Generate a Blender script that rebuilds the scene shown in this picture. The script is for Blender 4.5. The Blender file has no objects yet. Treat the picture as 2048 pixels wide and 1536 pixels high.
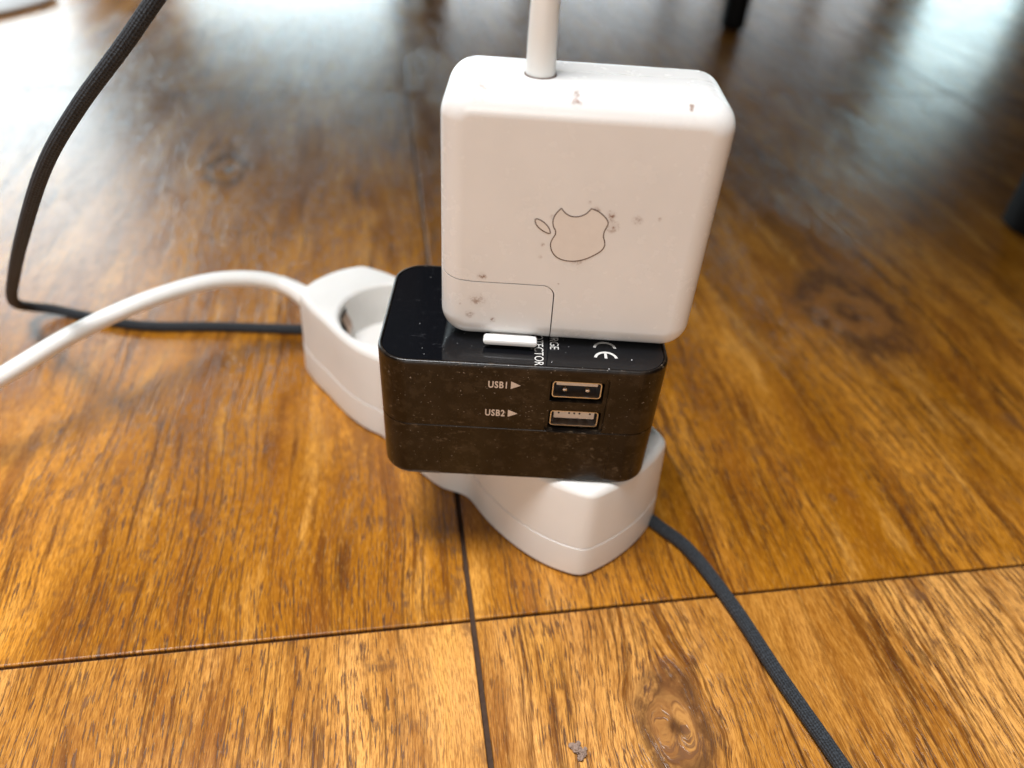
import bpy, bmesh, math, random
from math import sin, cos, radians, pi, sqrt, atan2
from mathutils import Vector, Matrix
S = 0.001                                   # everything below is written in millimetres
scn = bpy.context.scene
COL = scn.collection

# ------------------------------------------------------------------ camera
CAMZ = 194.14
PITCH, ROLL, FPX = radians(39.3), radians(4.06), 1495.0
fwd = Vector((0, cos(PITCH), -sin(PITCH)))
dn0 = Vector((0, -sin(PITCH), -cos(PITCH)))
rt0 = Vector((1, 0, 0))
rt = cos(ROLL) * rt0 - sin(ROLL) * dn0
dn = sin(ROLL) * rt0 + cos(ROLL) * dn0
cd = bpy.data.cameras.new('camera')
cam = bpy.data.objects.new('camera', cd)
COL.objects.link(cam)
M = Matrix((rt, -dn, -fwd)).transposed().to_4x4()
M.translation = Vector((0, 0, CAMZ)) * S
cam.matrix_world = M
cd.sensor_fit = 'HORIZONTAL'
cd.sensor_width = 36
cd.lens = 36 * FPX / 2048
cd.clip_start = 0.01
cd.clip_end = 60
cd.dof.use_dof = True
cd.dof.focus_distance = 0.190
cd.dof.aperture_fstop = 7.6
scn.camera = cam

# ------------------------------------------------------------------ world, lamps, exposure
w = bpy.data.worlds.new('World')
scn.world = w
w.use_nodes = True
wb = w.node_tree.nodes['Background']
wb.inputs['Color'].default_value = (1.0, 0.80, 0.64, 1)
wb.inputs['Strength'].default_value = 0.035
scn.view_settings.view_transform = 'Standard'
scn.view_settings.look = 'None'
scn.view_settings.exposure = 0.0
scn.view_settings.gamma = 1.0

def area(name, loc, target, sx, sy, power, col, spread=180):
    l = bpy.data.lights.new(name, 'AREA')
    l.shape = 'RECTANGLE'
    l.size, l.size_y = sx * S, sy * S
    l.energy = power
    l.color = col
    l.spread = radians(spread)
    o = bpy.data.objects.new(name, l)
    COL.objects.link(o)
    o.location = Vector(loc) * S
    d = Vector(target) - Vector(loc)
    o.rotation_euler = d.to_track_quat('-Z', 'Y').to_euler()
    return o
# glazed doors at the far side of the room (what the floor mirrors) and the high daylight
area('window_light', (-2450, 2500, 880), (-2450, 0, 880), 1950, 1700, 72, (0.82, 0.95, 1.0))
area('window_light', (-780, 2500, 215), (-780, 0, 215), 640, 370, 7, (0.78, 0.95, 1.0))
for wx, ww, pw in ((-200, 260, 1.2), (200, 330, 1.2), (480, 110, .3), (710, 160, .35), (925, 150, .35)):
    area('window_light', (wx, 2500, 180), (wx, 0, 180), ww, 340, pw, (0.86, 0.95, 1.0))
area('window_light', (1285, 2500, 270), (1285, 0, 270), 270, 420, 2.0, (0.72, 0.96, 1.0))
area('ceiling_light', (-380, 40, 1900), (-300, 110, 0), 1000, 420, 74, (0.97, 0.985, 1.0))
area('front_fill_light', (-150, -1400, 520), (0, 150, 80), 800, 520, 8.5, (1.0, 0.965, 0.925))  # unseen fill lamp added low behind the camera to brighten the front faces

# ------------------------------------------------------------------ node helpers
class NT:
    def __init__(s, name):
        s.m = bpy.data.materials.new(name)
        s.m.use_nodes = True
        s.t = s.m.node_tree
        s.b = s.t.nodes['Principled BSDF']
        s.t.nodes['Material Output']
    def n(s, typ, **kw):
        q = s.t.nodes.new(typ)
        for k, v in kw.items():
            setattr(q, k, v)
        return q
    def put(s, sock, v):
        if isinstance(v, (int, float)):
            sock.default_value = v
        elif isinstance(v, (tuple, list)):
            v = tuple(v)
            if len(sock.default_value) == 4 and len(v) == 3:
                v = v + (1,)
            sock.default_value = v
        else:
            s.t.links.new(v, sock)
    def f(s, op, a, b=None, c=None, clamp=False):
        q = s.n('ShaderNodeMath', operation=op)
        q.use_clamp = clamp
        s.put(q.inputs[0], a)
        if b is not None: s.put(q.inputs[1], b)
        if c is not None: s.put(q.inputs[2], c)
        return q.outputs[0]
    def add(s, a, b): return s.f('ADD', a, b)
    def sub(s, a, b): return s.f('SUBTRACT', a, b)
    def mul(s, a, b): return s.f('MULTIPLY', a, b)
    def xyz(s, a, b, c=0.0):
        q = s.n('ShaderNodeCombineXYZ')
        for i, v in enumerate((a, b, c)): s.put(q.inputs[i], v)
        return q.outputs[0]
    def sep(s, v):
        q = s.n('ShaderNodeSeparateXYZ'); s.t.links.new(v, q.inputs[0]); return q.outputs
    def step(s, v, lo, hi):                     # smoothstep
        q = s.n('ShaderNodeMapRange', interpolation_type='SMOOTHSTEP')
        s.put(q.inputs[0], v); s.put(q.inputs[1], lo); s.put(q.inputs[2], hi)
        return q.outputs[0]
    def noise(s, vec, scale=1.0, detail=3.0, rough=0.55, dist=0.0):
        q = s.n('ShaderNodeTexNoise')
        s.put(q.inputs['Vector'], vec); s.put(q.inputs['Scale'], scale)
        s.put(q.inputs['Detail'], detail); s.put(q.inputs['Roughness'], rough); s.put(q.inputs['Distortion'], dist)
        return q.outputs['Fac']
    def mix(s, f, a, b, blend='MIX'):
        q = s.n('ShaderNodeMix', data_type='RGBA', blend_type=blend)
        s.put(q.inputs[0], f); s.put(q.inputs[6], a); s.put(q.inputs[7], b)
        return q.outputs[2]
    def bump(s, h, strength, dist_mm, prev=None):
        q = s.n('ShaderNodeBump')
        s.put(q.inputs['Strength'], strength); s.put(q.inputs['Distance'], dist_mm * S)
        s.put(q.inputs['Height'], h)
        if prev is not None: s.t.links.new(prev, q.inputs['Normal'])
        return q.outputs[0]
    def obj(s):                                 # object coordinates in mm
        q = s.n('ShaderNodeTexCoord')
        v = s.n('ShaderNodeVectorMath', operation='SCALE')
        s.t.links.new(q.outputs['Object'], v.inputs[0]); v.inputs[3].default_value = 1000
        return v.outputs[0]
    def set(s, **kw):
        nm = dict(col='Base Color', rough='Roughness', metal='Metallic', ior='IOR', nor='Normal', spec='Specular IOR Level',
                  coat='Coat Weight', crough='Coat Roughness', sss='Subsurface Weight', sssr='Subsurface Radius', ssss='Subsurface Scale',
                  sheen='Sheen Weight')
        for k, v in kw.items(): s.put(s.b.inputs[nm[k]], v)
        return s.m

# ------------------------------------------------------------------ materials
TS, TC = 0.194, 0.981                           # tile frame: s axis (TC,TS), t axis (-TS,TC)
TL, S0, T0 = 465.0, 18.0, 125.0                 # tile pitch and one joint crossing

def wood_material():
    m = NT('wood_print_tile')
    g = m.n('ShaderNodeNewGeometry')
    v = m.n('ShaderNodeVectorMath', operation='SCALE')
    m.t.links.new(g.outputs['Position'], v.inputs[0]); v.inputs[3].default_value = 1000
    x, y, z = m.sep(v.outputs[0])
    s = m.add(m.mul(x, TC), m.mul(y, TS))
    t = m.sub(m.mul(y, TC), m.mul(x, TS))
    ti = m.f('FLOOR', m.f('DIVIDE', m.sub(s, S0), TL))
    tj = m.f('FLOOR', m.f('DIVIDE', m.sub(t, T0), TL))
    ls = m.sub(m.sub(s, S0), m.mul(ti, TL))     # 0..TL inside the tile
    # printed boards inside a tile
    wob = m.mul(m.sub(m.noise(m.xyz(m.mul(t, .03), ti), 1, 2), .5), 2.4)
    lsw = m.add(ls, wob)
    board = m.add(m.f('GREATER_THAN', lsw, 80.5), m.f('GREATER_THAN', lsw, 237))
    seed = m.add(m.add(m.mul(board, 37.3), m.mul(ti, 113.7)), m.mul(tj, 71.9))
    # knots: (s, t, radius, swirl)
    K = [(68, 86, 11.0, 12), (219, 272, 27, 20), (-95, 447, 15, 12), (600, 50, 17, 6), (151, 160, 1.2, 1.0), (-300, 232, 10, 10),
         (760, 420, 18, 16), (-260, 150, 14, 10), (190, 30, 11, 10)]
    sw, tw, rings, dark = s, t, None, None
    wrp = m.noise(m.xyz(m.mul(s, .07), m.mul(t, .035), seed), 1, 3)
    for ks, kt, r, a in K:
        ds = m.sub(s, ks); dt = m.mul(m.sub(t, kt), .62)
        d = m.f('SQRT', m.add(m.add(m.mul(ds, ds), m.mul(dt, dt)), .05))
        d = m.add(d, m.mul(m.sub(wrp, .5), r * .9))
        g1 = m.f('EXPONENT', m.mul(m.mul(d, d), -1.0 / (r * 1.9) ** 2))
        sw = m.sub(sw, m.mul(m.mul(m.f('DIVIDE', ds, m.add(m.f('ABSOLUTE', d), r * .35)), g1), a))
        dk = m.mul(m.f('SUBTRACT', 1, m.step(d, r * .55, r * 1.3)), .8)
        band = m.mul(m.step(d, r * .42, r * .68), m.f('SUBTRACT', 1, m.step(d, r * .78, r * 1.08)))
        core = m.f('SUBTRACT', 1, m.step(d, r * .05, r * .26))
        rg = m.f('MAXIMUM', m.mul(band, .85), core)
        dark = dk if dark is None else m.f('MAXIMUM', dark, dk)
        rings = rg if rings is None else m.f('MAXIMUM', rings, rg)
    cross = m.mul(m.sub(m.noise(m.xyz(m.mul(s, .012), m.mul(t, .006), seed), 1, 2), .5), 20)
    sw = m.add(sw, cross)
    P = lambda a, b, k=0.0: m.xyz(m.mul(sw, a), m.mul(t, b), m.add(seed, k))
    tone = m.noise(P(.020, .0040), 1, 3)                        # broad light and dark bands
    tone2 = m.noise(P(.085, .013, 5), 1, 5, .62, .3)
    streak = m.noise(P(.34, .016, 9), 1, 5, .66, .15)           # long dark early-wood lines
    thin = m.noise(P(.80, .018, 13), 1, 3, .6)                  # long hair lines
    dash = m.noise(P(1.55, .13, 17), 1, 3, .6)                  # pores
    fine = m.noise(P(2.8, .28, 23), 1, 3, .6)
    blot = m.noise(m.xyz(m.mul(s, .16), m.mul(t, .10), seed), 1, 5, .68)
    mask = m.step(m.noise(P(.028, .007, 31), 1, 3), .36, .54)
    mask2 = m.step(m.noise(P(.045, .012, 37), 1, 3), .38, .55)
    light = (0.57, 0.232, 0.026)
    mid = (0.345, 0.127, 0.0058)
    deep = (0.165, 0.050, 0.0050)
    pore = (0.050, 0.015, 0.0035)
    near = m.f('LESS_THAN', tj, -.5)
    c = m.mix(m.f('MINIMUM', m.add(m.step(tone, .42, .62), m.mul(near, .28)), 1.0), mid, m.mix(near, light, (0.68, 0.325, 0.085)))
    c = m.mix(m.mul(m.step(tone2, .47, .68), .80), c, (0.235, 0.075, 0.0060))
    c = m.mix(m.mul(m.step(tone2, .47, .32), .55), c, (0.74, 0.36, 0.075))
    st = m.mul(m.step(streak, .52, .64), m.add(m.mul(mask2, .75), .25))
    c = m.mix(m.mul(st, .92), c, (0.13, 0.040, 0.0045))
    tn = m.mul(m.step(thin, .555, .625), m.add(m.mul(mask, .75), .10))
    c = m.mix(m.mul(tn, .85), c, pore)
    da = m.mul(m.step(dash, .545, .625), m.add(m.mul(mask, .78), .22))
    c = m.mix(m.mul(da, .90), c, pore)
    c = m.mix(m.mul(m.step(fine, .47, .60), .50), c, deep)
    c = m.mix(m.mul(m.step(fine, .46, .30), .25), c, (0.80, 0.42, 0.11))
    bl = m.mul(m.step(blot, .52, .68), m.step(m.noise(m.xyz(m.mul(s, .018), m.mul(t, .012), m.add(seed, 3)), 1, 3), .48, .62))
    c = m.mix(m.mul(bl, .70), c, (0.135, 0.058, 0.022))
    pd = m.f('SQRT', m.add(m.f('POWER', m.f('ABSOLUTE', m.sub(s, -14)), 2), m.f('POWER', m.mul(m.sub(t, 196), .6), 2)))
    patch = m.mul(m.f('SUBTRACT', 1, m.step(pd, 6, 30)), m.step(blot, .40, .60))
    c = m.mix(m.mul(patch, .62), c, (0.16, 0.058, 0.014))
    c = m.mix(m.mul(dark, .62), c, (0.235, 0.105, 0.042))
    c = m.mix(m.mul(rings, m.mul(m.step(blot, .32, .56), .9)), c, (0.070, 0.028, 0.011))
    # printed board seams
    e1 = m.f('ABSOLUTE', m.sub(lsw, 80.5)); e2 = m.f('ABSOLUTE', m.sub(lsw, 237))
    e = m.f('MINIMUM', e1, e2)
    brk = m.step(m.noise(m.xyz(m.mul(t, .035), ti, 7.7), 1, 3), .36, .5)
    seam = m.mul(m.f('SUBTRACT', 1, m.step(e, .12, .75)), brk)
    c = m.mix(m.mul(seam, .85), c, (0.045, 0.014, 0.004))
    h = m.sub(m.sub(m.mul(fine, .30), m.mul(st, .3)), m.add(m.mul(m.f('MAXIMUM', da, tn), .8), m.mul(seam, 1.2)))
    nb = m.bump(h, .5, .14)
    wave = m.noise(m.xyz(m.mul(s, .012), m.mul(t, .012), 2.0), 1, 2)
    nb = m.bump(wave, .06, 2.0, nb)
    ro = m.add(.17, m.add(m.mul(da, .12), m.mul(m.noise(m.xyz(m.mul(s, .05), m.mul(t, .05), 5), 1, 4), .12)))
    return m.set(col=c, rough=ro, nor=nb, ior=1.5)

def grout_material():
    m = NT('dark_grout')
    o = m.obj()
    n = m.noise(o, .8, 3)
    return m.set(col=m.mix(n, (0.020, 0.009, 0.004), (0.07, 0.035, 0.018)), rough=.9)

def white_plastic(name, base, rough, spots=(), sss=.12, speck=0.0):
    m = NT(name)
    o = m.obj()
    x, y, z = m.sep(o)
    c = m.mix(m.step(m.noise(o, .05, 3), .3, .7), base, tuple(k * .955 for k in base))
    n1 = m.noise(o, 1.1, 5, .7); n2 = m.noise(o, .45, 4, .65)
    acc = None
    for (a, b, r, k) in spots:
        dx = m.sub(x, a); dz = m.sub(z, b)
        d = m.f('SQRT', m.add(m.mul(dx, dx), m.mul(dz, dz)))
        g = m.mul(m.f('SUBTRACT', 1, m.step(d, r * .15, r)), k)
        acc = g if acc is None else m.f('MAXIMUM', acc, g)
    if acc is not None:
        f = m.mul(acc, m.add(.16, m.mul(m.step(m.noise(o, .75, 6, .75), .47, .60), .80)))
        front = m.f('LESS_THAN', y, -9.0)
        c = m.mix(m.f('MINIMUM', m.mul(f, front), .9), c, (0.20, 0.085, 0.038))
    if speck:
        c = m.mix(m.mul(m.step(n1, .70, .78), speck), c, (0.30, 0.19, 0.12))
    rr = m.add(rough, m.mul(m.noise(o, .25, 4), .12))
    sc = m.bump(m.noise(o, 2.5, 2), .05, .05)
    return m.set(col=c, rough=rr, sss=sss, sssr=(1.0, .75, .55), ssss=1.2 * S, ior=1.5, nor=sc)

def black_plastic():
    m = NT('matt_black_plastic')
    o = m.obj()
    x, y, z = m.sep(o)
    big = m.noise(o, .045, 3)
    sm = m.noise(m.xyz(m.mul(x, .55), y, m.mul(z, 1.0)), .75, 5, .68)
    dots = m.noise(o, 1.7, 2, .5)
    f = m.mul(m.step(sm, .555, .73), m.step(big, .38, .62))
    c = m.mix(m.mul(f, .75), (0.0035, 0.0018, 0.0010), (0.14, 0.095, 0.055))
    c = m.mix(m.mul(m.step(m.noise(o, .22, 5, .7), .50, .62), .30), c, (0.060, 0.040, 0.024))
    c = m.mix(m.mul(m.step(dots, .70, .76), .75), c, (0.38, 0.32, 0.27))
    c = m.mix(m.mul(m.step(m.noise(o, .12, 4, .6), .42, .7), .35), c, (0.022, 0.014, 0.009))
    nb = m.bump(m.noise(o, 5, 2), .12, .06)
    return m.set(col=c, rough=m.add(.30, m.mul(f, .3)), nor=nb, ior=1.40)

def gloss_black():
    m = NT('glossy_black_plate')
    o = m.obj()
    x, y, z = m.sep(o)
    n = m.noise(m.xyz(m.mul(x, .10), m.mul(y, .45), m.mul(m.add(x, y), .1)), 1.2, 6, .7, 1.5)
    scr = m.step(n, .60, .74)
    dots = m.step(m.noise(o, 1.3, 2, .5), .745, .775)
    c = m.mix(m.mul(scr, .25), (0.0045, 0.0047, 0.006), (0.10, 0.10, 0.11))
    c = m.mix(m.mul(dots, .9), c, (0.6, 0.6, 0.6))
    return m.set(col=c, rough=m.add(.075, m.mul(scr, .12)), ior=1.5)

def plain(name, col, rough=.5, metal=0.0, ior=1.5, var=.15, scale=.5, bump=0.0):
    m = NT(name)
    o = m.obj()
    n = m.noise(o, scale, 4, .6)
    c = m.mix(n, tuple(k * (1 - var) for k in col), tuple(min(1, k * (1 + var)) for k in col))
    kw = dict(col=c, rough=m.add(rough, m.mul(m.sub(n, .5), .1)), metal=metal, ior=ior)
    if bump: kw['nor'] = m.bump(n, bump, .1)
    return m.set(**kw)

def braid():                                    # woven sleeve; uses the tube's UV (u round, v along in mm)
    m = NT('woven_black_sleeve')
    uv = m.n('ShaderNodeTexCoord').outputs['UV']
    u, v, _ = m.sep(uv)
    a = m.add(m.mul(u, 8), m.mul(v, .55)); b = m.sub(m.mul(u, 8), m.mul(v, .55))
    jit = m.mul(m.sub(m.noise(m.obj(), .35, 4, .6), .5), 2.2)
    a = m.add(a, jit); b = m.sub(b, jit)
    sa = m.f('SINE', m.mul(a, 2 * pi)); sb = m.f('SINE', m.mul(b, 2 * pi))
    wv = m.f('MULTIPLY', sa, sb)
    n = m.noise(m.obj(), 1.6, 4, .6)
    c = m.mix(m.mul(m.step(wv, -.7, .9), m.add(.45, m.noise(m.obj(), .5, 3))), (0.003, 0.0035, 0.005), (0.030, 0.037, 0.046))
    c = m.mix(m.mul(m.step(n, .52, .72), .35), c, (0.06, 0.066, 0.075))
    return m.set(col=c, rough=.78, nor=m.bump(wv, .8, .22), sheen=.04)

WOOD = wood_material()
GROUT = grout_material()
SP = [(7.5, 5.9, 1.7, 1.0), (8.2, 3.0, 2.1, 1.0), (7.6, 4.2, 1.4, .9), (13.7, 5.0, 1.8, .6), (18.8, 5.7, .8, .5), (-21.8, -12.5, 1.6, .95),
      (-27.2, -21.1, .45, 1.6), (-22.9, -19.6, 2.8, .7), (-24.6, -24.0, 1.7, .65), (-18.8, -25.3, 1.2, .8), (-3.1, 31.0, 2.0, 1.0),
      (21.3, 30.9, .9, 1.8), (-23.5, 31.6, 3.0, .6), (-8.0, -6.2, .8, 1.0), (-7.7, -2.8, .8, .8), (-2.9, -13.4, .35, 1.5), (2.3, 8.7, .7, .7),
      (4.0, 6.5, 1.8, .6), (1.3, -6.3, 2.6, .45), (-5.9, 4.5, 1.0, .4)]
WHITE_C = white_plastic('worn_white_plastic', (0.80, 0.785, 0.765), .20, SP)
WHITE_S = white_plastic('white_strip_plastic', (0.82, 0.79, 0.75), .27, sss=.15)
WHITE_CORD = white_plastic('white_cord_rubber', (0.80, 0.785, 0.75), .38, sss=.2)
BLACK = black_plastic()
GLOSS = gloss_black()
BRAID = braid()
INK = plain('white_ink', (0.62, 0.60, 0.57), .5, var=.2, scale=2)
INKW = plain('warm_white_ink', (0.60, 0.50, 0.42), .5, var=.25, scale=3)
METAL = plain('nickel_shell', (0.60, 0.60, 0.62), .30, metal=1, var=.12, scale=1)
BRASS = plain('gold_contact', (0.85, 0.62, 0.30), .25, metal=1)
TONGUE = plain('white_connector_tongue', (0.62, 0.55, 0.48), .4)
DARK = plain('black_cavity', (0.012, 0.008, 0.006), .6)
TONGUE_D = plain('black_connector_tongue', (0.025, 0.012, 0.009), .4)
LINE = plain('grimy_groove', (0.075, 0.030, 0.012), .8, var=.5, scale=1.5)
LOGO = plain('yellowed_emblem', (0.75, 0.70, 0.65), .22, var=.06, scale=.4)
CHAIR = plain('black_lacquered_steel', (0.003, 0.003, 0.0035), .6, var=.3)
CHAIR.node_tree.nodes['Principled BSDF'].inputs['Specular IOR Level'].default_value = .2
CLIP = plain('tarnished_clip', (0.42, 0.30, 0.23), .42, metal=.8, var=.35, scale=.7)
TRAY_W = plain('white_lacquer', (0.86, 0.87, 0.87), .3, var=.03)
TRAY_G = plain('golden_trim', (0.55, 0.34, 0.12), .35, metal=.6)
FLUFF = plain('grey_fluff', (0.26, 0.18, 0.14), .95, var=.6, scale=2)

# ------------------------------------------------------------------ mesh helpers (mm in, metres out)
def make(name, verts, faces, mat, parent=None, smooth=40, loc=None, rot=None, uvs=None):
    me = bpy.data.meshes.new(name)
    me.from_pydata([(a * S, b * S, c * S) for a, b, c in verts], [], faces)
    if uvs is not None:
        lay = me.uv_layers.new(name='UVMap')
        k = 0
        for fi, p in enumerate(me.polygons):
            for li in p.loop_indices:
                lay.data[li].uv = uvs[k]; k += 1
    bm = bmesh.new(); bm.from_mesh(me)
    bmesh.ops.recalc_face_normals(bm, faces=bm.faces)
    bm.to_mesh(me); bm.free()
    me.materials.append(mat)
    if smooth:
        me.polygons.foreach_set('use_smooth', [True] * len(me.polygons))
        me.set_sharp_from_angle(angle=radians(smooth))
    o = bpy.data.objects.new(name, me)
    COL.objects.link(o)
    if parent is not None: o.parent = parent
    if loc is not None: o.location = Vector(loc) * S
    if rot is not None: o.rotation_euler = rot
    return o

def bake_normals(o, ang=35):
    o.data.set_sharp_from_angle(angle=radians(ang))
    md = o.modifiers.new('w', 'WEIGHTED_NORMAL'); md.keep_sharp = True; md.weight = 90; md.mode = 'FACE_AREA'
    bpy.context.view_layer.update()
    me = bpy.data.meshes.new_from_object(o.evaluated_get(bpy.context.evaluated_depsgraph_get()))
    o.modifiers.clear(); nm = o.data.name; o.data = me; me.name = nm

def thing(name, label, cat, loc=(0, 0, 0), mat=None, group=None):
    o = bpy.data.objects.new(name, None)
    COL.objects.link(o)
    o.empty_display_size = .02
    if mat is not None: o.matrix_world = mat
    else: o.location = Vector(loc) * S
    o['label'] = label; o['category'] = cat
    if group: o['group'] = group
    return o

def rings(rs, cap0=True, cap1=True):
    """stack of equal-length closed loops -> verts, faces"""
    n = len(rs[0]); v = [p for r in rs for p in r]; f = []
    for i in range(len(rs) - 1):
        for k in range(n):
            k2 = (k + 1) % n
            f.append((i * n + k, i * n + k2, (i + 1) * n + k2, (i + 1) * n + k))
    if cap0: f.append(tuple(range(n))[::-1])
    if cap1: f.append(tuple((len(rs) - 1) * n + k for k in range(n)))
    return v, f

def rrect(w, h, R, k=10, cx=0, cy=0):
    """rounded rectangle outline, ccw"""
    R = max(R, .01)
    out = []
    for sx, sy, a0 in ((1, 1, 0), (-1, 1, 90), (-1, -1, 180), (1, -1, 270)):
        for i in range(k + 1):
            a = radians(a0 + 90 * i / k)
            out.append((cx + sx * (w / 2 - R) + R * cos(a), cy + sy * (h / 2 - R) + R * sin(a)))
    return out

def block(name, w, d, h, mat, parent, c=(0, 0, 0), R=1.0, r=.3, axis='z', k=6):
    """rounded slab: outline in the plane across `axis`, filleted at both ends; c = centre"""
    prof = [(r, -h / 2), (r * .3, -h / 2 + r * .3), (0, -h / 2 + r), (0, h / 2 - r), (r * .3, h / 2 - r * .3), (r, h / 2)]
    rs = []
    for ins, z in prof:
        o = rrect(w - 2 * ins, d - 2 * ins, max(R - ins, .02), k)
        if axis == 'z': rs.append([(c[0] + x, c[1] + y, c[2] + z) for x, y in o])
        elif axis == 'y': rs.append([(c[0] + x, c[1] + z, c[2] + y) for x, y in o])
        else: rs.append([(c[0] + z, c[1] + x, c[2] + y) for x, y in o])
    v, f = rings(rs)
    return make(name, v, f, mat, parent, 35)

def spline(pts, step=2.0, closed=False):
    P = [Vector(p) for p in pts]; out = []
    n = len(P)
    for i in range(n if closed else n - 1):
        if closed: a, b, c, d = P[i - 1], P[i], P[(i + 1) % n], P[(i + 2) % n]
        else: a, b, c, d = P[max(i - 1, 0)], P[i], P[i + 1], P[min(i + 2, n - 1)]
        m = max(2, int((c - b).length / step))
        for k in range(m):
            t = k / m
            out.append(.5 * ((2 * b) + (c - a) * t + (2 * a - 5 * b + 4 * c - d) * t * t + (3 * b - a - 3 * c + d) * t ** 3))
    if not closed: out.append(P[-1])
    return out

def tube(name, pts, rad, mat, parent=None, seg=20, step=2.0, uv=False):
    P = spline(pts, step)
    n = len(P); R = rad if callable(rad) else (lambda q: rad)
    T = [(P[min(i + 1, n - 1)] - P[max(i - 1, 0)]).normalized() for i in range(n)]
    up = Vector((0, 0, 1)) if abs(T[0].z) < .9 else Vector((0, 1, 0))
    nrm = (up - T[0] * up.dot(T[0])).normalized()
    rs = []; L = [0.0]
    for i in range(n):
        nrm = (nrm - T[i] * nrm.dot(T[i])).normalized()
        b = T[i].cross(nrm)
        r = R(i / (n - 1))
        rs.append([tuple(P[i] + (nrm * cos(2 * pi * k / seg) + b * sin(2 * pi * k / seg)) * r) for k in range(seg)])
        if i: L.append(L[-1] + (P[i] - P[i - 1]).length)
    v, f = rings(rs)
    uvs = None
    if uv:
        uvs = []
        for i in range(n - 1):
            for k in range(seg):
                for a, b2 in ((k, i), (k + 1, i), (k + 1, i + 1), (k, i + 1)):
                    uvs.append((a / seg, L[b2]))
        uvs += [(0, 0)] * (2 * seg)
    o = make(name, v, f, mat, parent, 60, uvs=None)
    if uv:
        lay = o.data.uv_layers.new(name='UVMap')
        # loops may have been flipped by the normals pass: write by vertex index
        for p in o.data.polygons:
            vi = [o.data.loops[l].vertex_index for l in p.loop_indices]
            ks = [q % seg for q in vi]
            wrap = (0 in ks and seg - 1 in ks)
            for l, q, kk in zip(p.loop_indices, vi, ks):
                lay.data[l].uv = ((seg if (wrap and kk == 0) else kk) / seg, L[min(q // seg, n - 1)])
    return o

def flat(name, outline, thick, mat, parent, to3, holes=()):
    """prism over a 2-D outline with optional holes; to3(x,y,h)->xyz"""
    bm = bmesh.new()
    loops = [outline] + list(holes)
    edges = []
    for lp in loops:
        vs = [bm.verts.new(Vector((x, y, 0))) for x, y in lp]
        for i in range(len(vs)): edges.append(bm.edges.new((vs[i - 1], vs[i])))
    bmesh.ops.triangle_fill(bm, use_beauty=True, use_dissolve=False, edges=edges)
    bm.verts.ensure_lookup_table()
    top = [v.co.copy() for v in bm.verts]
    tf = [tuple(v.index for v in f.verts) for f in bm.faces]
    bm.verts.index_update()
    n = len(top)
    verts = [to3(p.x, p.y, thick) for p in top] + [to3(p.x, p.y, 0) for p in top]
    faces = tf + [tuple(i + n for i in f)[::-1] for f in tf]
    k = 0
    for lp in loops:
        m = len(lp)
        for i in range(m):
            a, b = k + i, k + (i + 1) % m
            faces.append((a, b, b + n, a + n))
        k += m
    bm.free()
    return make(name, verts, faces, mat, parent, 30)

def ribbon(pts, w, closed=True):
    """thin closed band round a 2-D polyline: outer and inner loops"""
    n = len(pts); out, inn = [], []
    for i in range(n):
        a, b, c = Vector(pts[i - 1]), Vector(pts[i]), Vector(pts[(i + 1) % n])
        t = (c - a).normalized(); nn = Vector((t.y, -t.x))
        out.append(tuple(b + nn * w / 2)); inn.append(tuple(b - nn * w / 2))
    return out, inn

# ------------------------------------------------------------------ floor
def tile_frame(s, t): return (s * TC - t * TS, s * TS + t * TC)
def build_floor():
    v = []
    for s, t in ((S0 - 3.2 * TL, T0 - 2.2 * TL), (S0 + 4.2 * TL, T0 - 2.2 * TL), (S0 + 4.2 * TL, T0 + 6.2 * TL), (S0 - 3.2 * TL, T0 + 6.2 * TL)):
        x, y = tile_frame(s, t); v.append((x, y, -1.6))
    v += [(a, b, -12) for a, b, c in v]
    fl = make('floor', v, [(0, 1, 2, 3), (7, 6, 5, 4), (0, 4, 5, 1), (1, 5, 6, 2), (2, 6, 7, 3), (3, 7, 4, 0)], GROUT, None, 0)
    fl['kind'] = 'structure'
    g = .75; H = TL / 2 - g
    rs = []
    for ins, z in ((0, -8), (0, -.6), (.08, -.25), (.28, -.05), (.6, 0)):
        a = H - ins; b = a + .3
        rs.append([(a, b, z), (-a, b, z), (-a, -b, z), (a, -b, z)])
    vv, ff = rings(rs)
    first = make('tile', vv, ff, WOOD, fl, 0)
    rnd = random.Random(4); cnt = 0
    ang = atan2(TS, TC)
    for i in range(-3, 4):
        for j in range(-2, 6):
            o = first if cnt == 0 else first.copy()
            if cnt: COL.objects.link(o); o.parent = fl
            x, y = tile_frame(S0 + (i + .5) * TL, T0 + (j + .5) * TL)
            dz = 0 if (i in (-1, 0) and j in (-1, 0)) else rnd.uniform(-.25, 0)
            o.location = (x * S, y * S, dz * S)
            o.rotation_euler = (0, 0, ang)
            cnt += 1
build_floor()

# ------------------------------------------------------------------ power strip
UX, UY = 0.762, -0.647
def strip_M():
    m = Matrix(((UX, -UY, 0, -18 * S), (UY, UX, 0, 204 * S), (0, 0, 1, 0), (0, 0, 0, 1)))
    return m
STRIP = thing('power_strip', 'white two-gang power strip lying on the wood floor under the black adapter', 'power strip', mat=strip_M())

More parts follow.
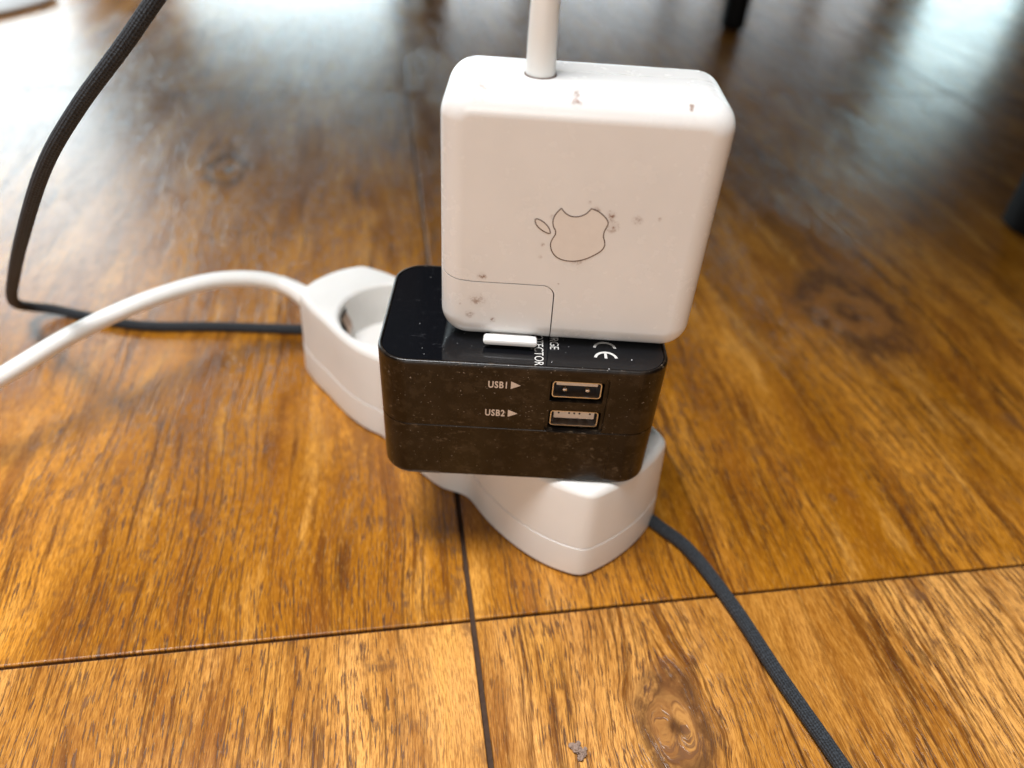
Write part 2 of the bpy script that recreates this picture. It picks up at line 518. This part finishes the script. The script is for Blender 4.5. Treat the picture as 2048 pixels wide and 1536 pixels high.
FRONT = [(-72.6, -16.2), (-62, -18.9), (-52, -19.9), (-42, -21.4), (-34, -22.0), (-27, -21.6), (-22, -20.4), (-19, -19.6), (-12, -21.2), (0, -22.0),
         (9, -22.2), (15, -21.9), (20.5, -18.9), (25, -18.2), (31, -19.8), (38, -21.3), (47, -22.1), (56, -21.7), (64, -19.9), (71.2, -16.8)]
RIGHT = [(73.6, -8), (74.8, 1), (74.6, 10)]
BACK = [(73.0, 18.6), (65, 21.2), (56, 22.4), (47, 22.1), (38, 21.3), (31, 19.8), (25, 18.2), (20.5, 18.9), (15, 21.9), (9, 22.2), (0, 22),
        (-12, 21.2), (-19, 19.6), (-22, 20.4), (-27, 21.6), (-34, 22), (-42, 21.4), (-52, 19.9), (-62, 18.2), (-72.0, 14.8)]
LEFT = [(-75.0, 8), (-76.2, 0), (-75.6, -8)]
def outline2d():
    """corner-aware outline: four splined runs meeting at rounded corners"""
    runs = [[FRONT[-1]] + RIGHT + [BACK[0]], BACK, [BACK[-1]] + LEFT + [FRONT[0]], FRONT]
    pts = []
    for r in runs:
        sp = spline([(a, b, 0) for a, b in r], 1.6)
        pts += [(p.x, p.y) for p in sp[:-1]]
    # round the sharp corners a little
    for _ in range(3):
        n = len(pts)
        pts = [((pts[i - 1][0] + 2 * pts[i][0] + pts[(i + 1) % n][0]) / 4, (pts[i - 1][1] + 2 * pts[i][1] + pts[(i + 1) % n][1]) / 4) for i in range(n)]
    return pts
OUT = outline2d()
def offs(d):
    n = len(OUT); o = []
    for i in range(n):
        a, b, c = Vector(OUT[i - 2]), Vector(OUT[i]), Vector(OUT[(i + 2) % n])
        t = (c - a).normalized()
        o.append((b.x + t.y * d, b.y - t.x * d))
    return o
def loop3(d, z):
    return [(x, y, z) for x, y in offs(d)]
ZT, ZS = 37.0, 13.2
WELLS = [(-37.2, 1.2), (38.5, 0.0)]
WR = 19.9
def circ(c, r, k=72): return [(c[0] + r * cos(2 * pi * i / k), c[1] + r * sin(2 * pi * i / k)) for i in range(k)]
def build_strip():
    # lower shell
    prof = [(.1, 0), (1.0, .4), (1.75, 1.6), (1.28, ZS - .45), (1.2, ZS - .2), (.85, ZS - .05)]
    v, f = rings([loop3(d, z) for d, z in prof])
    bake_normals(make('base', v, f, WHITE_S, STRIP, 40), 40)
    # upper shell: skirt + fillet, then a top face with the two wells cut in
    prof = [(.55, ZS - .15), (.9, ZS + .03), (1.14, ZS + .2), (.55, 28), (.15, ZT - 2.6), (-.1, ZT - 1.6), (-.7, ZT - .7), (-1.4, ZT - .22), (-2.3, ZT)]
    rs = [loop3(d, z) for d, z in prof]
    verts, faces = rings(rs, True, False)
    n = len(OUT); base = (len(rs) - 1) * n
    bm = bmesh.new(); edges = []
    tv = [bm.verts.new(Vector((x, y, 0))) for x, y, z in rs[-1]]
    for i in range(n): edges.append(bm.edges.new((tv[i - 1], tv[i])))
    hv = []
    for c in WELLS:
        cv = [bm.verts.new(Vector((x, y, 0))) for x, y in circ(c, WR + 1.7)]
        for i in range(len(cv)): edges.append(bm.edges.new((cv[i - 1], cv[i])))
        hv.append(cv)
    bm.verts.index_update()
    bmesh.ops.triangle_fill(bm, use_beauty=True, use_dissolve=False, edges=edges)
    mp = {}
    for i in range(n): mp[i] = base + i
    for hi, c in enumerate(WELLS):
        for k, (x, y) in enumerate(circ(c, WR + 1.7)):
            mp[n + hi * 72 + k] = len(verts); verts.append((x, y, ZT))
    for fc in bm.faces: faces.append(tuple(mp[q.index] for q in fc.verts))
    bm.free()
    for hi, c in enumerate(WELLS):
        prev = [mp[n + hi * 72 + k] for k in range(72)]
        for r, z in ((WR + 1.0, ZT - .16), (WR + .45, ZT - .55), (WR + .1, ZT - 1.2), (WR, ZT - 2.2), (WR - .35, ZT - 16.6), (WR - .8, ZT - 17.3), (WR - 1.6, ZT - 17.5)):
            cur = []
            for x, y in circ(c, r):
                cur.append(len(verts)); verts.append((x, y, z))
            for k in range(72): faces.append((prev[k], prev[(k + 1) % 72], cur[(k + 1) % 72], cur[k]))
            prev = cur
        faces.append(tuple(prev))
    bake_normals(make('housing', verts, faces, WHITE_S, STRIP, 38), 38)
    for c in WELLS:
        for ang in ((radians(215), radians(35)) if c[0] < 0 else (0, pi)):
            # sprung earth contact in a slot of the wall
            R0 = WR - .15
            ca, sa = cos(ang), sin(ang)
            vs = []
            for q, z in ((0, -4.0), (-.9, -5.0), (-2.3, -8.5), (-2.5, -11), (-1.5, -14), (-.1, -16)):
                for wd in (-2.4, 2.4):
                    for th in (0, .5):
                        rr = R0 + q + th
                        vs.append((c[0] + rr * ca - wd * sa, c[1] + rr * sa + wd * ca, ZT + z))
            fs = []
            for i in range(5):
                a = i * 4; b = a + 4
                fs += [(a, b, b + 2, a + 2), (a + 1, a + 3, b + 3, b + 1), (a, a + 1, b + 1, b), (a + 2, b + 2, b + 3, a + 3)]
            make('earth_clip', vs, fs, CLIP, STRIP, 40)
            # its dark slot
            vs = []
            for wd in (-3.1, 3.1):
                for z in (-3.0, -16.4):
                    for th in (-.12, .6):
                        rr = sqrt(R0 * R0 - wd * wd) + th
                        vs.append((c[0] + rr * ca - wd * sa, c[1] + rr * sa + wd * ca, ZT + z))
            make('clip_slot', vs, [(0, 2, 6, 4), (1, 5, 7, 3), (0, 1, 3, 2), (4, 6, 7, 5), (0, 4, 5, 1), (2, 3, 7, 6)], DARK, STRIP, 0)
        for sgn in (-1, 1):
            ax, ay = 9.5 * cos(radians(125)) * sgn, 9.5 * sin(radians(125)) * sgn
            rs = [[(x, y, z) for x, y in circ((c[0] + ax, c[1] + ay), r, 24)] for r, z in ((2.9, ZT - 17.6), (2.9, ZT - 17.3), (2.5, ZT - 17.3))]
            v, f = rings(rs); make('pin_hole', v, f, DARK, STRIP, 30)
build_strip()
def W2L(p):                                      # world -> strip local
    q = Vector(p) - Vector((-18, 204, 0))
    return (q.x * UX + q.y * UY, -q.x * UY + q.y * UX, q.z)
cordw = [(-330, 40, 6), (-262, 95, 9), (-215, 138, 17), (-185, 167, 25.5), (-168.2, 184.2, 30.7), (-152.2, 202.0, 36.4), (-135.0, 220.1, 39.4), (-119, 235, 39.6),
         (-107, 242.6, 38.0), (-96, 246.5, 35.2), (-86.0, 246, 31.5), (-76, 240.5, 28.5)]
tube('cord', [W2L(p) for p in cordw], 3.05, WHITE_CORD, STRIP, 24, 1.5)
def relief_r(q): return 3.25 + 2.0 * q ** 1.6
tube('strain_relief', [W2L(p) for p in ((-93.6, 247.0, 34.4), (-89.5, 246.6, 32.9), (-85, 245.4, 31.1), (-77, 241, 28.5))], relief_r, WHITE_S, STRIP, 24, .5)

# ------------------------------------------------------------------ black adapter
def rotz(a): return Matrix.Rotation(a, 4, 'Z')
AM = Matrix.Translation(Vector((1.932, 172.67, 37.05)) * S) @ rotz(.0274)
ADAPT = thing('plug_adapter', 'dusty black surge protector plug adapter with two USB ports, between the white strip and charger', 'adapter', mat=AM)
AW, AD, AH, AR = 75.67, 47.5, 41.06, 8.5
AZS = 19.5                                        # height of the shell seam
def asc(z): return 1 - .007 * (.5 - z / AH)
def aloop(ins, z, k=12):
    q = asc(z)
    return [(x, y, z) for x, y in rrect((AW) * q - 2 * ins, (AD) * q - 2 * ins, AR - ins, k)]
PX0, PX1, PZ0, PZ1 = 6.8, 22.6, 18.9, 38.8        # recessed port panel on the front face
def build_adapter():
    prof = [(1.3, 0), (.5, .35), (.1, 1.0), (0, 2.0), (0, AZS - .3), (.12, AZS - .08), (.45, AZS)]
    v, f = rings([aloop(i, z) for i, z in prof])
    lower = make('lower_shell', v, f, BLACK, ADAPT, 35)
    prof = [(.45, AZS), (.12, AZS + .08), (0, AZS + .3), (0, AH - 1.1), (.1, AH - .5), (.3, AH - .18), (.6, AH), (.95, AH - .02), (1.05, AH - .45)]
    v, f = rings([aloop(i, z) for i, z in prof])
    upper = make('upper_shell', v, f, BLACK, ADAPT, 35)
    # glossy inset plate
    v, f = rings([aloop(1.1, AH - .8), aloop(1.1, AH - .3), aloop(1.25, AH - .14)])
    make('top_plate', v, f, GLOSS, ADAPT, 35)
    # little feet: both ends of the lower shell reach a touch lower than the middle
    def cutter(name, w, d, h, c, R):
        o = block(name, w, d, h, BLACK, ADAPT, c, R, .02, 'y', 6)
        return o
    cuts = []
    yf = -AD / 2
    # port panel pocket 0.55 mm deep; two openings 8 mm deep; shallow lift along the bottom edge
    cuts.append(('p', cutter('cut', PX1 - PX0, PZ1 - PZ0 - .2, 2.3, ((PX0 + PX1) / 2, yf - .25, (PZ0 + PZ1) / 2 + .1), 1.6)))
    cuts.append(('h', cutter('cut', 14.0, 6.9, 24, (14.5, yf, 32.75), .5)))
    cuts.append(('h', cutter('cut', 14.0, 6.9, 24, (14.75, yf, 22.75), .5)))
    cuts.append(('b', cutter('cut', 46.6, AZS + 4 - .6, 8, (2.0, yf - 4 + .22, (AZS - 4.6) / 2), .6)))
    cuts.append(('b', cutter('cut', 46.5, 1.6, 8, (1.8, yf - 2.6, 0), .3)))
    dg = bpy.context.evaluated_depsgraph_get
    for tgt in (lower, upper):
        for k, c in cuts:
            md = tgt.modifiers.new('b', 'BOOLEAN'); md.operation = 'DIFFERENCE'; md.object = c; md.solver = 'EXACT'
        bpy.context.view_layer.update()
        me = bpy.data.meshes.new_from_object(tgt.evaluated_get(dg()))
        tgt.modifiers.clear(); tgt.data = me; me.name = tgt.name
        bake_normals(tgt, 35)
    for k, c in cuts: bpy.data.objects.remove(c, do_unlink=True)
build_adapter()

def usb(cx, cz, colour, pins_show):
    """receptacle: nickel shell, tongue, contacts"""
    y0 = -22.15
    cz = cz + .25
    w, h, t = 12.9, 5.3, .30
    o = rrect(w, h, .9, 4); i = rrect(w - 2 * t, h - 2 * t, .6, 4)
    rs = [[(cx + a, y0 + 9.5, cz + b) for a, b in o], [(cx + a, y0, cz + b) for a, b in o],
          [(cx + a, y0, cz + b) for a, b in i], [(cx + a, y0 + 9.3, cz + b) for a, b in i]]
    v, f = rings(rs, True, True)
    sh = make('usb_port', v, f, METAL, ADAPT, 35)
    # tongue hangs in the upper half of the opening
    tz = cz + (1.45 if pins_show else .75)
    block('tongue', 10.9, .95 if pins_show else 2.3, 8.4, colour, sh, (cx, y0 + 4.75, tz), .25, .12, 'y', 3)
    block('port_back', 12.0, 4.4, .6, DARK, sh, (cx, y0 + (5.5 if pins_show else 7.0), cz), .2, .05, 'y', 2)
    if not pins_show:
        for q in (-4.2, -1.4, 0, 1.4, 4.2):
            block('tongue_hole', .5, .5, .2, DARK, sh, (cx + q, y0 + .48, tz + .75), .2, .02, 'y', 2)
    if pins_show:
        for q in (-3.0, 3.0):
            block('contact_spring', 1.2, .9, 2.4, METAL, sh, (cx + q, y0 + 2.2, cz - 1.0), .25, .15, 'y', 3)
    for q in (-3.4, -1.1, 1.1, 3.4):
        block('contact', .9, .15, 6.4, BRASS, sh, (cx + q, y0 + 4.2, tz - (.54 if pins_show else 1.22)), .05, .02, 'y', 2)
    return sh
usb(14.5, 32.75, TONGUE, True)['label'] = 'upper USB port with two spring contacts'
usb(14.75, 22.75, TONGUE, False)['label'] = 'lower USB port with pale tongue'

def text_mesh(name, s, size, mat, parent, fn, bold=.0, spacing=1.0, depth=.06, xs=1.0):
    cu = bpy.data.curves.new('t', 'FONT')
    cu.body = s; cu.size = size; cu.offset = bold; cu.space_character = spacing; cu.extrude = 0; cu.resolution_u = 4
    to = bpy.data.objects.new('t', cu); COL.objects.link(to)
    bpy.context.view_layer.update()
    me = bpy.data.meshes.new_from_object(to.evaluated_get(bpy.context.evaluated_depsgraph_get()))
    bpy.data.objects.remove(to, do_unlink=True)
    vs = [fn(v.co.x * xs, v.co.y) for v in me.vertices]; fs = [tuple(p.vertices) for p in me.polygons]
    bpy.data.meshes.remove(me)
    return make(name, vs, fs, mat, parent, 0)
YF = -AD / 2 - .035
def afront(x0, z0):
    def g(a, b):
        z = z0 + b
        return (x0 + a, -(AD / 2) * asc(z) - .04, z)
    return g
text_mesh('usb_lettering', 'USB1', 3.05, INKW, ADAPT, afront(-8.75, 33.8), .085, 1.16, xs=.70)
text_mesh('usb_lettering', 'USB2', 3.05, INKW, ADAPT, afront(-9.25, 24.1), .085, 1.16, xs=.70)
for (x0, z0) in ((-2.85, 34.9), (-3.15, 25.2)):
    g = afront(0, 0)
    make('arrow_mark', [g(x0, z0 - 1.25), g(x0 + 2.6, z0), g(x0, z0 + 1.25)], [(0, 1, 2)], INKW, ADAPT, 0)
ZP = AH - .10
def atop(x0, y0):                                 # text turned a quarter: reads towards the viewer
    return lambda a, b: (x0 + b, y0 - a, ZP)
text_mesh('top_lettering', 'PROTECTOR', 3.35, INK, ADAPT, atop(2.85, -6.1), .0, 1.0, xs=.86)
text_mesh('top_lettering', 'SURGE', 3.35, INK, ADAPT, atop(6.95, -6.9), .0, 1.0, xs=.86)
def arc_mark(cx, cy, r, w, a0, a1, bar):
    vs, fs = [], []
    k = 24
    for i in range(k + 1):
        a = radians(a0 + (a1 - a0) * i / k)
        for rr in (r - w / 2, r + w / 2): vs.append((cx + rr * cos(a), cy + rr * sin(a), ZP))
    for i in range(k): fs.append((2 * i, 2 * i + 1, 2 * i + 3, 2 * i + 2))
    if bar:
        n = len(vs)
        vs += [(cx - w / 2, cy + r - w * .6, ZP + .005), (cx + w / 2, cy + r - w * .6, ZP + .005), (cx + w / 2, cy + .15, ZP + .005), (cx - w / 2, cy + .15, ZP + .005)]
        fs.append((n, n + 1, n + 2, n + 3))
    return vs, fs
for cy, bar in ((-14.1, False), (-18.4, True)):
    vs, fs = arc_mark(21.4, cy, 2.75, .72, 8, 172, bar)
    make('ce_mark', vs, fs, INK, ADAPT, 0)
for q, z in ((0, 0),):
    # plug shank under the adapter, seated in the far well
    rs = [[(x, y, zz) for x, y in circ((11.5, 4.5), r, 40)] for r, zz in ((17.5, -16), (18.2, -15), (18.6, 0.2))]
    v, f = rings(rs); make('plug_shank', v, f, BLACK, ADAPT, 35)

# ------------------------------------------------------------------ charger
def RM(yaw, lean, rl):
    cy, sy = cos(yaw), sin(yaw); A = Matrix(((cy, -sy, 0), (sy, cy, 0), (0, 0, 1)))
    c, s = cos(lean), sin(lean); B = Matrix(((1, 0, 0), (0, c, -s), (0, s, c)))
    c, s = cos(rl), sin(rl); D = Matrix(((c, 0, s), (0, 1, 0), (-s, 0, c)))
    return A @ B @ D
CM = RM(.0097, .0049, -.0008).to_4x4(); CM.translation = Vector((12.444, 173.084, 110.43)) * S
CH = thing('laptop_charger', 'scuffed white square laptop charger standing upright on top of the black adapter', 'charger', mat=CM)
CW, CHH, CT = 64.79, 64.67, 28.42
def rbox_loops(w, h, t, R, r, y0=None, y1=None, k=12, e=8, seamy=2.2):
    """outline in xz, swept along y with filleted ends and a fine groove at seamy"""
    prof = []
    for i in range(e + 1):
        a = radians(90 * i / e); prof.append((r * (1 - sin(a)), -t / 2 + r * (1 - cos(a))))
    prof += [(0, seamy - .45), (.04, seamy - .20), (.45, seamy - .12), (.45, seamy + .12), (.04, seamy + .20), (0, seamy + .45)]
    for i in range(e + 1):
        a = radians(90 * i / e); prof.append((r * (1 - cos(a)), t / 2 - r * (1 - sin(a))))
    rs = []
    for ins, y in prof:
        rs.append([(x, y, z) for x, z in rrect(w - 2 * ins, h - 2 * ins, max(R - ins, .25), k)])
    return rs
def build_charger():
    R, r = 7.2, 5.9
    v, f = rings(rbox_loops(CW, CHH, CT, R, r, e=10, k=14))
    body = make('body', v, f, WHITE_C, CH, 50)
    plug = make('corner_plug', v, f, WHITE_C, CH, 50)
    # cutter volume for the corner plug: rounded at its upper right corner
    def corner(grow):
        x0, x1, z0, z1, rr = -60, -3.75 + grow, -60, -14.2 + grow, 3.0 + grow
        o = [(x0, z0), (x1 + .1, z0), (x1 + .1, -31)]
        for i in range(13):
            a = radians(90 * i / 12); o.append((x1 - rr + rr * cos(a), z1 - rr + rr * sin(a)))
        o += [(-24, z1 - .05), (-28, z1 + .25), (-30.5, z1 + .7), (-32.2, z1 + 1.5), (x0, z1 + 1.5)]
        n = len(o)
        rs = [[(x, y, z) for x, z in o] for y in (-40, 7.0 + grow)]
        return rings(rs)
    v, f = corner(.14); cb = make('cut', v, f, WHITE_C, CH, 0)
    v, f = corner(-.14); cp = make('cut', v, f, WHITE_C, CH, 0)
    for tgt, c, op in ((body, cb, 'DIFFERENCE'), (plug, cp, 'INTERSECT')):
        md = tgt.modifiers.new('b', 'BOOLEAN'); md.operation = op; md.object = c; md.solver = 'EXACT'
        bpy.context.view_layer.update()
        me = bpy.data.meshes.new_from_object(tgt.evaluated_get(bpy.context.evaluated_depsgraph_get()))
        tgt.modifiers.clear(); tgt.data = me; me.name = tgt.name
        bake_normals(tgt, 50)
    bpy.data.objects.remove(cb, do_unlink=True); bpy.data.objects.remove(cp, do_unlink=True)
    plug['label'] = 'removable corner plug with a thin dark seam round it'
build_charger()
AP = [(-4.11, 6.88), (-4.75, 6.1), (-5.5, 4.84), (-5.76, 3.39), (-5.5, 2.06), (-4.98, 1.13), (-4.88, 0.21), (-5.34, -0.81), (-5.77, -2.06), (-5.71, -3.34), (-5.14, -4.71), (-3.97, -5.95), (-2.3, -6.62), (-0.52, -6.76), (1.21, -6.52), (3.14, -5.8), (4.99, -4.62), (6.4, -3.4), (6.97, -2.13), (6.85, -0.92), (6.42, 0.32), (6.45, 1.69), (6.85, 2.91), (7.03, 4.0), (6.24, 5.26), (4.82, 6.43), (3.8, 6.93), (2.71, 7.26), (2.31, 6.61), (1.54, 5.77), (0.4, 5.16), (-0.78, 4.95), (-2.0, 5.12), (-3.13, 5.78)]
LF = [(-9.95, 3.62), (-9.48, 3.81), (-8.59, 3.5), (-7.45, 2.73), (-6.48, 1.56), (-6.08, 0.34), (-6.66, 0.3), (-7.94, 0.86), (-9.08, 1.75), (-9.74, 2.67)]
def smooth2(pts, sharp):
    """spline closed outline but keep the listed vertices sharp"""
    n = len(pts); out = []
    for si in range(len(sharp)):
        a, b = sharp[si], sharp[(si + 1) % len(sharp)]
        run = [pts[(a + k) % n] for k in range(((b - a) % n) + 1)]
        out += [(p.x, p.y) for p in spline([(x, z, 0) for x, z in run], .35)[:-1]]
    return out
f3 = lambda x, z, h: (x, -CT / 2 - h, z)
apo = smooth2(AP, [0, 27]); lfo = smooth2(LF, [0, 5])
flat('emblem', [(x, z) for x, z in apo][::-1], .035, LOGO, CH, f3)
flat('emblem_leaf', [(x, z) for x, z in lfo], .035, LOGO, CH, f3)
for nm, ol in (('emblem_outline', apo), ('emblem_outline', lfo)):
    a, b = ribbon(ol, .25)
    n = len(a)
    vs = [(x, -CT / 2 - .05, z) for x, z in a] + [(x, -CT / 2 - .05, z) for x, z in b]
    fs = [(i, (i + 1) % n, n + (i + 1) % n, n + i) for i in range(n)]
    make(nm, vs, fs, LINE, CH, 0)
tabo = block('release_tab', 14.0, 1.75, 3.0, WHITE_C, CH, (-13.9, -15.9, -30.3), .85, .5, 'y', 6)
block('tab_stem', 11.0, 1.0, 5.0, WHITE_C, tabo, (-13.9, -12.6, -30.9), .45, .3, 'y', 4)
CTOP = CHH / 2
CX, CY = -11.0, -1.6
rs = [[(x, y, z) for x, y in circ((CX, CY), r, 36)] for r, z in ((3.62, CTOP - .5), (3.62, CTOP + .12), (3.5, CTOP + .2))]
v, f = rings(rs); make('cord_collar', v, f, LINE, CH, 35)
def cr(q): return 3.32 - .62 * min(1, q / .09)
tube('cord', [(CX, CY, CTOP - .2), (CX - .1, CY + .1, CTOP + 12), (CX + .4, CY + .6, CTOP + 30), (CX + 1.5, CY + 2, CTOP + 60), (CX + 6, CY + 4, CTOP + 110), (CX + 30, CY + 14, CTOP + 190),
              (CX + 90, CY + 60, CTOP + 250), (CX + 190, CY + 160, CTOP + 240)], cr, WHITE_CORD, CH, 28, 2.0)

# ------------------------------------------------------------------ braided cable
bc = [(-20, 240, 300), (-45, 215, 210), (-72.2, 197.3, 169.9), (-94.8, 186.6, 142.4), (-114.0, 184.6, 122.6),
      (-130, 186.7, 104.4), (-153.8, 199.4, 74.4), (-178.0, 219.8, 46.4), (-195.4, 236.5, 26.5), (-204.5, 248.5, 14.5), (-206.5, 257.5, 7.0), (-200, 261.8, 3.4), (-188, 260.8, 2.1), (-160, 256.5, 2.0), (-127, 259.8, 2.0), (-93, 262, 2.0)]
def SW(u, n, z=2.0): return (-18 + u * UX - n * UY, 204 + u * UY + n * UX, z)
bc += [SW(-82, 12), SW(-72, 25), SW(-48, 30), SW(0, 31), SW(34, 30), SW(50, 25), (42.5, 175.8, 2.0), (51.6, 166.2, 2.0), (61.4, 156.0, 2.0), (72.0, 135.5, 2.0), (80.6, 114.2, 2.0), (91.2, 89.8, 2.2), (98.5, 70, 3), (106, 45, 4), (112, 5, 6)]
o = tube('braided_cable', bc, lambda q: 1.9 + .2 * min(1, q * 1.6), BRAID, None, 22, 1.2, uv=True)
o['label'] = 'dark woven cable looping from the top left, behind the white strip to the bottom right'
o['category'] = 'cable'

# ------------------------------------------------------------------ chair at the right
def leg(name, x, y, parent, h=450, w0=11.5, w1=14.5):
    rs = []
    for k, z in ((.55, 0), (.85, 1.2), (1, 3.5), (1, 8)):
        rs.append([(x + a, y + b, z) for a, b in rrect(2 * w0 * k, 2 * w0 * k, w0 * .9 * k, 6)])
    rs.append([(x + a, y + b, h) for a, b in rrect(2 * w1, 2 * w1, w1 * .9, 6)])
    v, f = rings(rs); return make(name, v, f, CHAIR, parent, 45)
def build_chair():
    L1, L2 = Vector((201, 843)), Vector((301, 415))
    d = (L1 - L2).normalized(); q = Vector((-d.y, d.x)) * -1
    t = thing('chair', 'black chair at the right whose thin legs stand on the floor behind the charger', 'chair', (0, 0, 0))
    P = [L1, L2, L2 + q * 420, L1 + q * 420]
    leg('leg', P[0].x, P[0].y, t, w0=12.5); leg('leg', P[1].x, P[1].y, t, w0=16.5, w1=18)
    leg('leg', P[2].x, P[2].y, t); leg('leg', P[3].x, P[3].y, t)
    c = (P[0] + P[2]) / 2; ang = atan2(q.y, q.x)
    v, f = rings([[(x, y, z) for x, y in rrect(480 - 2 * i, 500 - 2 * i, 50 - i, 8)] for i, z in ((8, 450), (0, 460), (0, 482), (10, 492))])
    o = make('seat', v, f, CHAIR, t, 40, loc=(c.x, c.y, 0), rot=(0, 0, ang))
    for sg in (-1, 1):
        p = c + q * 200 + d * 215 * sg
        rs = [[(p.x + a + q.x * lean, p.y + b + q.y * lean, z) for a, b in rrect(26, 26, 10, 5)] for z, lean in ((480, 0), (880, 60))]
        v, f = rings(rs); make('back_post', v, f, CHAIR, t, 40)
    p = c + q * 245
    v, f = rings([[(x, y, z) for x, y in rrect(22, 440, 10, 5)] for z in (700, 860)])
    make('backrest', v, f, CHAIR, t, 40, loc=(p.x, p.y, 0), rot=(0, 0, ang))
build_chair()
def build_table():                               # the table everything at the back lies under
    t = thing('table', 'dark table whose legs and underside are mirrored in the floor behind', 'table', (0, 0, 0))
    a = radians(-14)
    ca, sa = cos(a), sin(a)
    def W(x, y): return (-900 * 0 + x * ca - y * sa - 80, x * sa + y * ca + 165)
    pts = [(-440, 0), (900, 0), (900, 900), (-440, 900)]
    rs = []
    for i, z in ((3, 720), (0, 723), (0, 742), (4, 746)):
        rs.append([W(x + (i if x < 0 else -i), y + (i if y < 1 else -i)) + (z,) for x, y in pts])
    v, f = rings(rs); make('tabletop', v, f, CHAIR, t, 30)
    for x, y, w0 in ((-270, 840, 44), (840, 840, 44), (840, 60, 44)):
        cx, cy = W(x, y)
        v, f = rings([[(cx + p, cy + q, z) for p, q in rrect(w0, w0, 6, 4)] for z in (0, 719.5)])
        make('leg', v, f, CHAIR, t, 40)
build_table()

# ------------------------------------------------------------------ far top-left tray and a crumb
def build_tray():
    t = thing('tray', 'white tray with a rounded gold-edged corner lying on the far floor at the top left', 'tray', (0, 0, 0))
    pts = [(-474 - 300, 694 - 420), (-474 - 160, 694 - 150), (-500, 672), (-478, 700), (-466, 730), (-461, 757), (-463, 772), (-475, 785), (-500, 800), (-640, 860), (-900, 930), (-1000, 600)]
    P = [(p.x, p.y) for p in spline([(a, b, 0) for a, b in pts], 6, True)]
    def lp(d, z):
        n = len(P); o = []
        for i in range(n):
            a, b = Vector(P[i - 1]), Vector(P[(i + 1) % n]); tt = (b - a).normalized()
            o.append((P[i][0] + tt.y * d, P[i][1] - tt.x * d, z))
        return o
    v, f = rings([lp(-3, 0), lp(-1, .6), lp(0, 1.6), lp(-.5, 2.6)]); make('rim', v, f, TRAY_G, t, 40)
    v, f = rings([lp(-3, 2.4), lp(-.6, 2.8), lp(0, 4.2), lp(-2, 5.4)]); make('tray_top', v, f, TRAY_W, t, 40)
build_tray()
def build_crumb():
    rnd = random.Random(9); bm = bmesh.new()
    for (cx, cy, cz, r) in ((0, 0, 1.1, 1.2), (1.5, -.9, 1.0, 1.0), (-1.3, .8, .8, .8), (.9, -2.2, .9, .8), (.3, 1.0, 1.9, .6), (2.2, .3, .6, .5)):
        g = bmesh.ops.create_icosphere(bm, subdivisions=3, radius=r)
        for q in g['verts']:
            k = rnd.uniform(.68, 1.22)
            q.co = Vector((cx + q.co.x * k, cy + q.co.y * k, max(.05, cz + q.co.z * k * .9)))
    vs = [tuple(q.co) for q in bm.verts]; bm.verts.index_update(); fs = [tuple(q.index for q in p.verts) for p in bm.faces]; bm.free()
    o = make('crumb', vs, fs, FLUFF, None, 0, loc=(23.3, 90.2, 0))
    o['label'] = 'small grey-brown crumb of fluff on the floor at the bottom centre'; o['category'] = 'crumb'
build_crumb()
